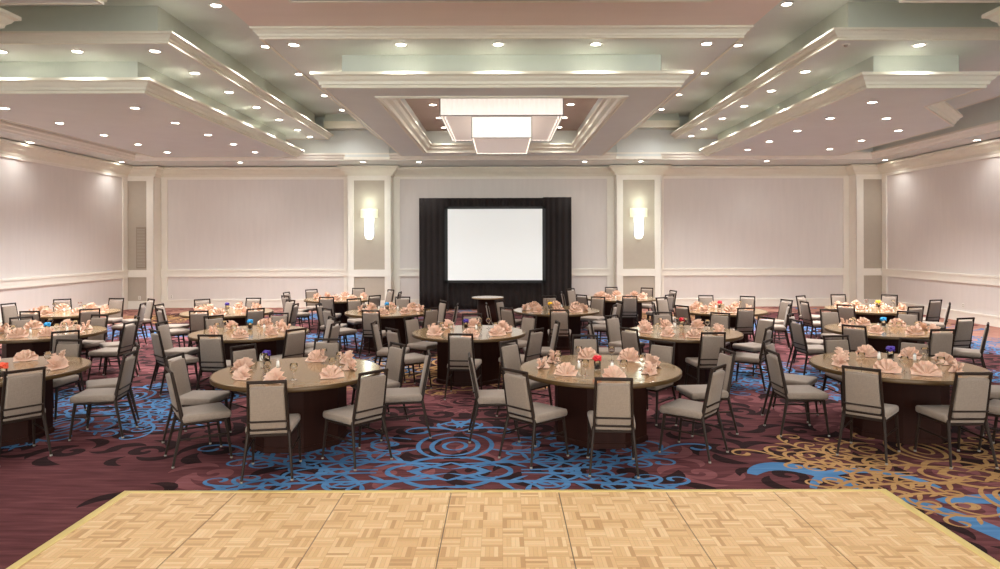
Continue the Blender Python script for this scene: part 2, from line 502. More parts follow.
# perimeter soffit with an open middle, and its frieze up to the ceiling
SX0, SX1, SY1, SY0 = -11.25, 11.35, 20.4, YF + .4
bm = bmesh.new()
box(bm, XL, SX0, YF, YB, HS, H0 - .002); box(bm, SX1, XR, YF, YB, HS, H0 - .002)
box(bm, SX0, SX1, SY1, YB, HS, H0 - .002); box(bm, SX0, SX1, YF, SY0, 5.6, H0 - .002)
struct(build('ceiling', bm, M['ceil']))
bm = bmesh.new()
sweep(bm, rect(SX0, SX1, SY0, SY1), [(.0, HS - .012), (-.02, HS - .012), (-.03, HS + .03), (-.06, HS + .06), (-.08, HS + .12), (-.12, HS + .15), (-.12, HS + .20), (0, HS + .205)])
TN[0] += 1; struct(build('trim_%d' % TN[0], bm, M['trim']))
for cx in (-4.1, 4.17):       # blocks over the pilasters
    trim([(cx - .67, cx + .67, SY1 - .12, SY1 + .02, HS + .02, H0 - .3)], 'ceil')
    trim([(cx - .70, cx + .70, SY1 - .16, SY1 + .02, HS - .01, HS + .07)])
# cross beam at the far end of the aisles
for x0, x1 in ((-5.3, -3.6), (3.6, 5.3)):
    trim([(x0, x1, 19.95, SY1, H0 - .42, H0)], 'fascia')
    trim([(x0, x1, 19.85, 19.95, H0 - .30, H0 - .22), (x0, x1, 19.88, 19.95, H0 - .42, H0 - .30)], 'crown')

# ------------------------------------------------------------------ stepped ceiling trays
def tray(lo, up, hole=None):
    """two hanging tiers: up / lo are ccw outlines of the undersides"""
    # upper tier
    for poly, z, ztop, cw, chh, inset, hl in ((up, H1, H0, .13, .15, .32, None), (lo, H2, H1, .17, .22, .25, hole)):
        bm = bmesh.new()
        inn = offset_poly(poly, -inset)
        n = len(poly)
        fb = [bm.verts.new((p.x, p.y, z + chh * .7)) for p in inn]; ft = [bm.verts.new((p.x, p.y, ztop - .001)) for p in inn]
        for i in range(n): bm.faces.new((fb[i], fb[(i + 1) % n], ft[(i + 1) % n], ft[i])).material_index = 1
        bo = [bm.verts.new((p[0], p[1], z)) for p in poly]
        if hl is None:
            bm.faces.new(bo[::-1]).material_index = 0
        else:
            ho = [bm.verts.new((p[0], p[1], z)) for p in hl]
            for i in range(4):
                j = (i + 1) % 4
                bm.faces.new((bo[i], bo[j], ho[j], ho[i])).material_index = 0
            ht = [bm.verts.new((p[0], p[1], H1 - .002)) for p in hl]
            for i in range(4):
                bm.faces.new((ho[i], ho[(i + 1) % 4], ht[(i + 1) % 4], ht[i])).material_index = 0
            bm.faces.new(ht).material_index = 2
        struct(build('ceiling', bm, [M['ceil'], M['fascia'], M['ceil_warm']], normals=False))
        bm = bmesh.new()
        e = chh / .22
        sweep(bm, poly, [(-.02, z + .001), (-.02, z - .012), (.02, z - .012), (.02, z + .03 * e), (.05 * cw / .17, z + .045 * e), (.06 * cw / .17, z + .085 * e), (.10 * cw / .17, z + .12 * e),
                         (.12 * cw / .17, z + .155 * e), (cw, z + .175 * e), (cw, z + chh), (-inset - .005, z + chh - .01)])
        TN[0] += 1; struct(build('trim_%d' % TN[0], bm, M['crown']))
        if hl is not None:
            bm = bmesh.new()
            sweep(bm, hl, [(.09, z + .001), (.09, z - .018), (.06, z - .018), (.06, z - .004), (.03, z - .004), (.03, z - .022), (-.02, z - .022), (-.03, z + .05), (-.10, z + .09), (-.12, z + .16), (-.17, z + .18), (-.17, z + .22), (0, z + .22)])
            TN[0] += 1; struct(build('trim_%d' % TN[0], bm, M['crown']))
HOLE = rect(-2.12, 2.12, 11.7, 18.75)
tray(rect(-2.93, 2.93, 10.95, 19.55), rect(-3.71, 3.71, 10.28, 20.2), HOLE)
tray([(-9.0, 11.3), (-6.05, 11.3), (-6.05, 19.7), (-10.25, 19.7), (-10.25, 12.9)], rect(-10.8, -5.25, 10.49, 20.2))
tray([(6.05, 11.05), (8.0, 11.05), (8.0, 12.6), (9.95, 14.7), (9.95, 19.7), (6.05, 19.7)], rect(5.25, 10.8, 10.4, 20.2))
# the row of trays over the dance floor
HOLE2 = rect(-1.6, 1.6, .2, 6.2)
tray(rect(-2.1, 2.1, -.5, 6.9), rect(-2.75, 2.75, -1.3, 8.72), HOLE2)
tray(rect(-10.25, -6.05, -.4, 8.0), rect(-10.8, -5.25, -1.2, 8.76))
tray(rect(6.05, 10.0, -.4, 8.0), rect(5.25, 10.8, -1.2, 8.76))

bm = bmesh.new(); box(bm, -3.84, 3.84, 8.62, 10.75, H1 + .152, H0 - .003)
struct(build('ceiling', bm, M['panel']))
# ------------------------------------------------------------------ recessed downlights
def lathe_obj(name, prof, m, parent, n=20, smooth=True):
    bm = bmesh.new(); lathe(bm, prof, n); return build(name, bm, m, parent, smooth)
DL = empty('recessed_downlight')
lathe_obj('trim_ring', [(.075, -.004), (.082, -.012), (.10, -.010), (.105, 0.0), (.075, 0.0), (.075, -.004)], M['ring'], DL)
lathe_obj('lens', [(0, -.005), (.055, -.006), (.076, -.004), (.076, -.001), (0, -.001)], M['lens'], DL)
SPOT = bpy.data.lights.new('downlight_lamp', 'SPOT')
SPOT.energy = 95; SPOT.spot_size = R(124); SPOT.spot_blend = 0.9; SPOT.color = (1.0, .985, .978); SPOT.shadow_soft_size = 0.09
WASH = bpy.data.lights.new('downlight_lamp', 'SPOT')
WASH.energy = 8; WASH.spot_size = R(140); WASH.spot_blend = 0.9; WASH.color = (1.0, .985, .978); WASH.shadow_soft_size = 0.07
LOW = SPOT.copy(); LOW.energy = 22
NEAR = SPOT.copy(); NEAR.energy = 16.5
ORD = ['first', 'second', 'third', 'fourth', 'fifth', 'sixth', 'seventh', 'eighth', 'ninth', 'tenth', 'eleventh', 'twelfth']
first = [True]
def downlight(x, y, z, label, lamp):
    if first[0]: o = DL; first[0] = False
    else: o = copy_tree(DL0)
    o.location = (x, y, z)
    tag(o, label, 'ceiling light', 'recessed downlights in the stepped ceiling')
    return (o, lamp)
DL0 = DL
todo = []
def light_row(pts, z, where, lamp=None):
    for i, (x, y) in enumerate(pts):
        if abs(y - 19.3) < .01: lamp = LOW
        todo.append((x, y, z, 'round recessed downlight, %s %s' % (ORD[i], where), lamp or SPOT))
AY = [10.8, 13.05, 15.2, 17.4, 19.3]
light_row([(-4.62, y) for y in AY], H0, 'from the front along the ceiling gap left of the chandelier')
light_row([(4.62, y) for y in AY], H0, 'from the front along the ceiling gap right of the chandelier')
SYs = [12.35, 13.9, 15.45, 17.0, 18.55, 19.75]
light_row([(-5.68, y) for y in SYs], H1, 'from the front along the left tray inner step', LOW)
light_row([(5.62, y) for y in SYs], H1, 'from the front along the right tray inner step', LOW)
light_row([(-5.68, 10.93), (-6.95, 10.93), (-8.2, 10.93), (-9.5, 10.93)], H1, 'from the inner corner under the left tray front step', LOW)
light_row([(6.7, 10.7), (8.9, 10.7)], H1, 'from the inner corner under the right tray front step', LOW)
LY = [12.55, 14.1, 15.67, 17.15, 18.65]
light_row([(-6.9, y) for y in LY], H2, 'from the front in the inner row of the left tray underside')
light_row([(-9.35, y) for y in LY], H2, 'from the front in the outer row of the left tray underside')
light_row([(6.78, y) for y in (12.2, 13.77, 15.3, 16.9, 18.4)], H2, 'from the front in the inner row of the right tray underside')
light_row([(7.96, 13.8), (9.1, 15.3), (9.06, 16.8), (9.0, 18.3)], H2, 'from the front in the outer row of the right tray underside')
light_row([(-3.3, 10.60), (-1.6, 10.60), (-.05, 10.60), (1.5, 10.60), (3.26, 10.60)], H1, 'from left under the front step of the chandelier tray', LOW)
light_row([(-3.25, y) for y in (12.4, 14.6, 16.8, 19.0)], H1, 'from the front along the left step of the chandelier tray', LOW)
light_row([(3.25, y) for y in (12.4, 14.6, 16.8, 19.0)], H1, 'from the front along the right step of the chandelier tray', LOW)
light_row([(-1.57, y) for y in (15.2, 16.8, 18.2)], H1 - .002, 'from the front in the coffer left of the chandelier', LOW)
light_row([(1.57, y) for y in (15.2, 16.8, 18.2)], H1 - .002, 'from the front in the coffer right of the chandelier', LOW)
light_row([(-8.2, 20.9), (-4.35, 20.9), (-2.6, 20.9), (2.6, 20.9), (4.35, 20.9), (8.3, 20.9)], HS, 'from left in the soffit along the back wall', WASH)
light_row([(-11.8, y) for y in (20.7, 16.7, 12.7, 8.7)], HS, 'from the back in the soffit along the left wall', WASH)
light_row([(11.9, y) for y in (20.7, 16.7, 12.7, 8.7)], HS, 'from the back in the soffit along the right wall', WASH)
# over the dance floor and behind the viewpoint
light_row([(s * 4.5, y) for y in (2.0, 4.3, 6.5, 8.7) for s in (-1, 1)], H0, 'from the front in the gaps above the dance floor', NEAR)
light_row([(x, y) for y in (.8, 3.6, 6.6) for x in (-9.0, -7.0)], H2, 'of the left tray beside the dance floor', NEAR)
light_row([(x, y) for y in (.8, 3.6, 6.6) for x in (7.0, 9.0)], H2, 'of the right tray beside the dance floor', NEAR)
light_row([(x, 7.9) for x in (-2.2, -1.1, 0, 1.1, 2.2)], H1, 'from left in the tray step above the dance floor', NEAR)
light_row([(x, y) for y in (1.0, 3.6, 6.0) for x in (-1.85, 1.85)], H2, 'in the tray rim above the dance floor', NEAR)
lamps = []
for x, y, z, lab, lamp in todo: lamps.append(downlight(x, y, z, lab, lamp))
for o, lamp in lamps:
    l = bpy.data.objects.new('downlight_lamp', lamp); link(l, o); l.location = (0, 0, -.03)

t = empty('smoke_detector', (5.5, 10.65, H1))
lathe_obj('detector_base', [(0, -.012), (.055, -.012), (.06, 0), (0, 0)], M['ring'], t)
lathe_obj('sensor_dome', [(0, -.045), (.02, -.04), (.032, -.022), (.035, -.0125), (0, -.0125)], M['grille'], t)
tag(t, 'small white smoke detector under the right tray front corner', 'smoke detector')
# cove strip lamps that wash the fascias (they sit on the crown ledges)
def strip(x0, x1, y0, y1, z, aim, e):
    L_ = math.hypot(x1 - x0, y1 - y0)
    d = bpy.data.lights.new('cove_lamp', 'AREA'); d.shape = 'RECTANGLE'; d.size = L_; d.size_y = .05
    d.energy = e * L_; d.color = (.93, 1.0, .84)
    o = bpy.data.objects.new('cove_lamp', d); link(o)
    o.location = ((x0 + x1) / 2, (y0 + y1) / 2, z)
    ex = Vector((x1 - x0, y1 - y0, 0)).normalized(); ez = -Vector(aim).normalized(); ey = ez.cross(ex)
    o.matrix_world = Matrix.Translation(o.location) @ Matrix((ex, ey, ez)).transposed().to_4x4()
CE = 0.03
def cove(x0, x1, y0, y1, z, sides):
    if 'f' in sides: strip(x0, x1, y0 - .06, y0 - .06, z, (0, .55, .8), CE)
    if 'b' in sides: strip(x0, x1, y1 + .06, y1 + .06, z, (0, -.55, .8), CE)
    if 'l' in sides: strip(x0 - .06, x0 - .06, y0, y1, z, (.55, 0, .8), CE)
    if 'r' in sides: strip(x1 + .06, x1 + .06, y0, y1, z, (-.55, 0, .8), CE)
cove(-2.8, 2.8, 10.85, 19.65, H2 + .25, 'f')
cove(-9.0, -6.0, 11.2, 19.8, H2 + .25, 'f')
cove(6.0, 8.0, 10.95, 19.8, H2 + .25, 'f')
cove(-10.8, -5.25, 10.45, 20.2, H1 + .19, 'f')
cove(5.25, 10.8, 10.38, 20.2, H1 + .19, 'f')

# ------------------------------------------------------------------ chandelier
def chandelier(cy):
    t = empty('chandelier', (0, cy, H2))
    w, d0, d1 = 1.24, -1.70, 1.65
    zb, zt = .03, .46
    bm = bmesh.new()                 # outer shade: four pleated glass sides
    poly = rect(-w, w, d0, d1); n = 0
    for (a, b) in zip(poly, poly[1:] + poly[:1]):
        L_ = math.hypot(b[0] - a[0], b[1] - a[1]); k = int(L_ / .05)
        tx, ty = (b[0] - a[0]) / L_, (b[1] - a[1]) / L_
        prev = None
        for i in range(k + 1):
            off = .006 if i % 2 else -.006
            x = a[0] + (b[0] - a[0]) * i / k + ty * off; y = a[1] + (b[1] - a[1]) * i / k - tx * off
            cur = (bm.verts.new((x, y, zb)), bm.verts.new((x, y, zt)))
            if prev: bm.faces.new((prev[0], cur[0], cur[1], prev[1]))
            prev = cur
    build('outer_shade', bm, M['shade2'], t)
    bm = bmesh.new(); box(bm, -w + .02, w - .02, d0 + .02, d1 - .02, zb + .015, zb + .03)
    build('diffuser', bm, M['diffuser'], t)
    w2, e0, e1, z2 = .605, -1.55, .9, -.40
    bm = bmesh.new()
    poly = rect(-w2, w2, e0, e1)
    for (a, b) in zip(poly, poly[1:] + poly[:1]):
        L_ = math.hypot(b[0] - a[0], b[1] - a[1]); k = int(L_ / .05)
        tx, ty = (b[0] - a[0]) / L_, (b[1] - a[1]) / L_
        prev = None
        for i in range(k + 1):
            off = .005 if i % 2 else -.005
            x = a[0] + (b[0] - a[0]) * i / k + ty * off; y = a[1] + (b[1] - a[1]) * i / k - tx * off
            cur = (bm.verts.new((x, y, z2)), bm.verts.new((x, y, zb + .01)))
            if prev: bm.faces.new((prev[0], cur[0], cur[1], prev[1]))
            prev = cur
    build('inner_shade', bm, M['shade2'], t)
    bm = bmesh.new(); box(bm, -w2 + .02, w2 - .02, e0 + .02, e1 - .02, z2 + .015, z2 + .03)
    build('diffuser', bm, M['shade'], t)
    def frame(name, x, y0, y1, zs, r):
        bm = bmesh.new()
        for z in zs:
            for a, b in (((-x, y0), (x, y0)), ((x, y0), (x, y1)), ((x, y1), (-x, y1)), ((-x, y1), (-x, y0))):
                bar(bm, (a[0], a[1], z), (b[0], b[1], z), r)
        for sx in (-x, x):
            for yy in (y0, y1): bar(bm, (sx, yy, zs[0]), (sx, yy, zs[1]), r)
        build(name, bm, M['chrome'], t)
    frame('outer_frame', w + .012, d0 - .012, d1 + .012, (zb, zt), .022)
    frame('inner_frame', w2 + .01, e0 - .01, e1 + .01, (z2, zb + .005), .018)
    for i in range(9):                # short crystal bars hung along the two long rims
        y = d0 + .2 + i * (d1 - d0 - .4) / 8
        for s in (-1, 1):
            bm = bmesh.new(); bar(bm, (s * (w - .08), y, zb - .05), (s * (w - .08), y, zb + .02), .03)
            build('crystal_bar', bm, M['shade2'], t)
    bm = bmesh.new(); box(bm, -.5, .5, -.9, .9, zt, H1 - H2 - .003)
    build('ceiling_mount', bm, M['chrome'], t)
    return t
tag(chandelier(15.25), 'large two-tier rectangular crystal chandelier glowing in the ceiling coffer', 'chandelier')

# ------------------------------------------------------------------ sconces
def sconce(x, side):
    t = empty('wall_sconce', (x, 21.86, 3.02))
    bm = bmesh.new(); box(bm, -.16, .16, -.03, 0, -.65, .16); build('back_plate', bm, M['chrome'], t)
    bm = bmesh.new()
    for i in range(10):
        a0, a1 = PI + PI * i / 10, PI + PI * (i + 1) / 10
        for (r0, z0), (r1, z1) in (((.29, -.04), (.29, .22)), ((.29, .22), (.27, .24)), ((.27, .24), (.0, .24)), ((.29, -.04), (.0, -.05))):
            q = [(r0 * math.cos(a0), r0 * math.sin(a0) * .55, z0), (r0 * math.cos(a1), r0 * math.sin(a1) * .55, z0), (r1 * math.cos(a1), r1 * math.sin(a1) * .55, z1), (r1 * math.cos(a0), r1 * math.sin(a0) * .55, z1)]
            vs = [bm.verts.new(p) for p in q]; bm.faces.new(vs)
    bmesh.ops.remove_doubles(bm, verts=bm.verts[:], dist=.0005)
    build('upper_shade', bm, M['sconce2'], t)
    bm = bmesh.new()
    prof = [(.16, -.04), (.165, -.1), (.15, -.5), (.12, -.72), (.06, -.76), (0, -.76)]
    for (r0, z0), (r1, z1) in zip(prof, prof[1:]):
        for i in range(10):
            a0, a1 = PI + PI * i / 10, PI + PI * (i + 1) / 10
            q = [(r0 * math.cos(a0), r0 * math.sin(a0) * .8, z0), (r0 * math.cos(a1), r0 * math.sin(a1) * .8, z0), (r1 * math.cos(a1), r1 * math.sin(a1) * .8, z1), (r1 * math.cos(a0), r1 * math.sin(a0) * .8, z1)]
            bm.faces.new([bm.verts.new(p) for p in q])
    bmesh.ops.remove_doubles(bm, verts=bm.verts[:], dist=.0005)
    build('glass_tube', bm, M['sconce'], t)
    tag(t, 'glowing two-stage glass wall sconce on the pilaster %s of the screen' % side, 'wall lamp', 'wall sconces beside the screen')
    l = bpy.data.lights.new('sconce_lamp', 'POINT'); l.energy = 1.3; l.color = (.88, 1, .86); l.shadow_soft_size = .1
    for zz in (.45, -.3):
        lo = bpy.data.objects.new('sconce_lamp', l); link(lo, t); lo.location = (0, -.28, zz)
sconce(-4.345, 'left'); sconce(4.48, 'right')

# ------------------------------------------------------------------ screen with drapes
t = empty('pipe_and_drape', (0, 21.3, 0))
def drape(x0, x1, z0, z1, y, seed):
    rnd = random.Random(seed)
    bm = bmesh.new(); n = max(8, int((x1 - x0) / .035)); m = 6
    ph = rnd.uniform(0, 6); grid = []
    for i in range(n + 1):
        u = i / n; x = x0 + (x1 - x0) * u; row = []
        for j in range(m + 1):
            v = j / m; z = z0 + (z1 - z0) * v
            amp = .028 * (1.25 - .5 * v)
            row.append(bm.verts.new((x, y + amp * math.sin(x * 34 + ph + .7 * math.sin(x * 5 + ph)) + .012 * math.sin(x * 11 + 3 * v), z)))
        grid.append(row)
    for i in range(n):
        for j in range(m): bm.faces.new((grid[i][j], grid[i + 1][j], grid[i + 1][j + 1], grid[i][j + 1]))
    ob = build('curtain_panel', bm, M['drape'], t, True)
    s = ob.modifiers.new('thickness', 'SOLIDIFY'); s.thickness = .008
    return ob
drape(-2.64, -1.74, .03, 3.58, 0, 1); drape(1.31, 2.22, .03, 3.60, 0, 2)
drape(-1.76, 1.33, 3.23, 3.58, .02, 3); drape(-1.76, 1.33, .03, .92, .02, 4)
bm = bmesh.new()
for x in (-2.6, 2.18):
    bar(bm, (x, .09, 0.012), (x, .09, 3.55), .04); box(bm, x - .2, x + .2, .0, .32, 0.003, .012)
bar(bm, (-2.6, .09, 3.52), (2.18, .09, 3.52), .035)
build('support_pipe', bm, M['black'], t)
tag(t, 'black pleated pipe-and-drape surround hung around the projection screen', 'drapes')
t = empty('projection_screen', (-.22, 21.17, 0))
bm = bmesh.new(); box(bm, -1.52, 1.52, -.02, .0, .94, 3.24); build('screen_surface', bm, M['screen'], t)
bm = bmesh.new()
for b in ((-1.6, -1.5, -.04, .03, .88, 3.30), (1.5, 1.6, -.04, .03, .88, 3.30), (-1.6, 1.6, -.04, .03, 3.22, 3.30), (-1.6, 1.6, -.04, .03, .88, .96)): box(bm, *b)
build('screen_frame', bm, M['black'], t)
for s in (-1, 1):
    bm = bmesh.new(); bar(bm, (s * 1.5, .0, 0.0), (s * 1.5, .0, .95), .05); bar(bm, (s * 1.5, .0, .02), (s * 1.5, -.3, .02), .04); build('leg', bm, M['black'], t)
tag(t, 'wide blank white projection screen framed in black against the back wall', 'projection screen')

# ------------------------------------------------------------------ dance floor
P = .912
t = empty('dance_floor', (0.02, 0, 0))
YD = 5.67
for c in range(7):
    for r in range(4):
        bm = rbox(P - .007, P - .003, .022, .002, 1)
        o = build('floor_panel', bm, M['parquet'], t); o.location = ((c - 3) * P, YD - (r + .5) * P, .012)
bm = bmesh.new(); box(bm, -3.5 * P, 3.5 * P, YD - 4 * P, YD, .002, .019); build('underlay', bm, M['seam'], t)
bm = bmesh.new()
sweep(bm, rect(-3.5 * P, 3.5 * P, YD - 4 * P, YD), [(-.003, .003), (.095, .003), (.095, .007), (.02, .0255), (-.003, .0255), (-.003, .003)])
build('edge_ramp', bm, M['gold'], t)
tag(t, 'pale oak parquet dance floor with gold edge ramps laid on the carpet', 'dance floor')

# ------------------------------------------------------------------ banquet chair
def make_chair():
    t = empty('banquet_chair')
    bm = rbox(.455, .45, .075, .026, 3, .10)
    for v in bm.verts:
        if v.co.z > 0: v.co.z += .012 * (1 - (v.co.x / .23) ** 2) * (1 - (v.co.y / .23) ** 2)
    bmesh.ops.translate(bm, verts=bm.verts[:], vec=(0, .015, .44))
    build('seat', bm, M['chair'], t, True)
    bm = bmesh.new()
    bar(bm, (-.20, .19, .393), (.20, .19, .393), .028); bar(bm, (-.18, -.19, .393), (.18, -.19, .393), .028)
    for s in (-1, 1): bar(bm, (s * .2, .19, .393), (s * .182, -.2, .393), .028)
    build('seat_frame', bm, M['bronze'], t)
    B = Vector((0, -.205, .43)); T = Vector((0, -.295, .895)); tv = (T - B); Lb = tv.length; tv.normalize()
    def at(x, s, off=0): 
        p = B + tv * s; nn = Vector((0, -tv.z, tv.y))   # nn points to the rear
        return (x, p.y + nn.y * off, p.z + nn.z * off)
    h0, h1 = .03, .428
    bm = rbox(.308, .048, h1 - h0, .018, 3)
    for v in bm.verts:
        if v.co.y > 0: v.co.y += .010 * max(0, 1 - (v.co.x / .17) ** 2)
        v.co.x *= 1 - .035 * (v.co.z / .19)
    ang = math.atan2(-(T.y - B.y), T.z - B.z)
    bmesh.ops.rotate(bm, verts=bm.verts[:], cent=(0, 0, 0), matrix=Matrix.Rotation(ang, 3, 'X'))
    c = B + tv * ((h0 + h1) / 2)
    bmesh.ops.translate(bm, verts=bm.verts[:], vec=c)
    build('backrest', bm, M['chair'], t, True)
    bm = bmesh.new()
    for s in (-1, 1): bar(bm, at(s * .176, -.02), at(s * .161, Lb), .026, .024, .036, .03)
    bar(bm, at(-.172, Lb), at(.172, Lb), .024, .024, .03, .03)
    bar(bm, at(-.172, .105, .026), at(.172, .105, .026), .018, .018, .018, .018)
    bar(bm, at(-.175, h0 - .01), at(.175, h0 - .01), .018, .018, .03, .03)
    build('back_frame', bm, M['bronze'], t)
    for s in (-1, 1):
        for p0, p1 in (((s * .205, .185, .40), (s * .222, .235, .012)), ((s * .178, -.20, .435), (s * .218, -.295, .012))):
            bm = bmesh.new(); bar(bm, p0, p1, .034, .021)
            leg = build('leg', bm, M['bronze'], t)
            bm = bmesh.new(); lathe(bm, [(0, .018), (.0125, .018), (.0135, .002), (.010, 0), (0, 0)], 10, (p1[0], p1[1], 0))
            build('foot_glide', bm, M['glide'], leg, True)
    for s in (-1, 1):
        bm = bmesh.new(); bar(bm, (s * .211, .205, .25), (s * .196, -.243, .25), .017)
        build('stretcher', bm, M['bronze'], t)
    return t

# ------------------------------------------------------------------ banquet table
TR, TZ = .89, .75
def make_table():
    t = empty('banquet_table')
    bm = bmesh.new(); lathe(bm, [(0, TZ - .03), (TR - .012, TZ - .03), (TR - .012, TZ - .002), (TR - .016, TZ), (0, TZ)], 72)
    build('tabletop', bm, M['tabletop'], t)
    bm = bmesh.new(); lathe(bm, [(TR - .012, TZ - .045), (TR - .002, TZ - .045), (TR, TZ - .04), (TR, TZ - .006), (TR - .004, TZ - .001), (TR - .012, TZ - .001), (TR - .012, TZ - .045)], 72)
    build('edge_band', bm, M['edge'], t, True)
    bm = bmesh.new(); lathe(bm, [(0, .012), (.52, .012), (.52, TZ - .03), (0, TZ - .031)], 8)
    build('pedestal', bm, M['pedestal'], t)
    bm = bmesh.new(); lathe(bm, [(0, 0.0), (.535, 0.0), (.535, .05), (.525, .06), (0, .06)], 8)
    build('plinth', bm, M['pedestal'], t)
    return t

# ------------------------------------------------------------------ napkin fan, goblet, shaker, posy glass
def make_napkin(seed):
    rnd = random.Random(seed)
    bm = bmesh.new()
    def fan(n, rad, amp, lean, y0, a0, a1):
        c, rm, ro = [], [], []
        for i in range(n + 1):
            a = R(a0 + (a1 - a0) * i / n)
            rr = rad * (1 + .06 * rnd.uniform(-1, 1)) * (1.0 if i % 2 else .93)
            dz = amp if i % 2 else -amp
            for lst, f, g_ in ((c, .12, .05), (rm, .5, .5), (ro, 1.0, 1.0)):
                x, z, y = rr * f * math.cos(a), rr * f * math.sin(a), dz * g_
                lst.append(bm.verts.new((x, y0 + y + math.sin(lean) * z, .006 + z * math.cos(lean))))
        for i in range(n):
            bm.faces.new((c[i], c[i + 1], rm[i + 1], rm[i])); bm.faces.new((rm[i], rm[i + 1], ro[i + 1], ro[i]))
    fan(12, .135, .021, R(14), 0, 6, 174)
    fan(9, .105, .018, R(-16), -.022, 14, 166)
    def tri(*ps): bm.faces.new([bm.verts.new(p) for p in ps])
    tri((-.07, .014, .006), (.07, .014, .006), (.05, .085, .006), (-.05, .085, .006))
    tri((-.06, .03, .008), (.0, .085, .008), (.0, .04, .075)); tri((.06, .03, .008), (.0, .04, .075), (.0, .085, .008))
    tri((-.13, -.03, .006), (.0, -.075, .006), (.0, -.02, .022), (-.115, -.005, .03)); tri((.13, -.03, .006), (.115, -.005, .03), (.0, -.02, .022), (.0, -.075, .006))
    o = build('fan_napkin', bm, M['napkin'])
    s = o.modifiers.new('thickness', 'SOLIDIFY'); s.thickness = .003
    return o

def make_goblet():
    t = empty('wine_glass')
    bm = bmesh.new()
    lathe(bm, [(0, .085), (.02, .088), (.034, .105), (.039, .13), (.036, .165), (.034, .165), (.037, .13), (.032, .107), (.018, .091), (0, .089)], 18)
    build('bowl', bm, M['glass'], t, True)
    bm = bmesh.new(); lathe(bm, [(0, 0.0), (.034, 0.0), (.034, .003), (.008, .008), (.005, .02), (.005, .075), (.012, .0845), (0, .0848)], 16)
    build('stem', bm, M['glass'], t, True)
    return t
def make_shaker():
    t = empty('salt_shaker')
    bm = bmesh.new(); lathe(bm, [(0, 0), (.017, 0), (.019, .01), (.014, .07), (0, .07)], 14); build('body', bm, M['shaker'], t, True)
    bm = bmesh.new(); lathe(bm, [(.0145, .0702), (.0145, .08), (.008, .09), (0, .091)], 14); build('cap', bm, M['chrome'], t, True)
    return t
def make_posy(colour):
    t = empty('posy_glass')
    bm = bmesh.new(); lathe(bm, [(0, 0), (.034, 0), (.036, .004), (.036, .13), (.033, .13), (.033, .008), (0, .008)], 20); build('tumbler', bm, M['glass'], t, True)
    rnd = random.Random(hash(colour) % 97 if False else len(colour))
    bm = bmesh.new(); bmesh.ops.create_icosphere(bm, subdivisions=3, radius=.042)
    for v in bm.verts:
        f = 1 + .22 * math.sin(v.co.x * 130 + 1) * math.cos(v.co.z * 110) + .12 * rnd.uniform(-1, 1)
        v.co = Vector((v.co.x * f * 1.1, v.co.y * f * 1.1, v.co.z * f * .8 + .125))
    build('bloom', bm, TINT[colour], t)
    bm = bmesh.new(); lathe(bm, [(0, .0095), (.031, .0095), (.031, .05), (0, .052)], 18); build('filling', bm, M['napkin'], t, True)
    return t

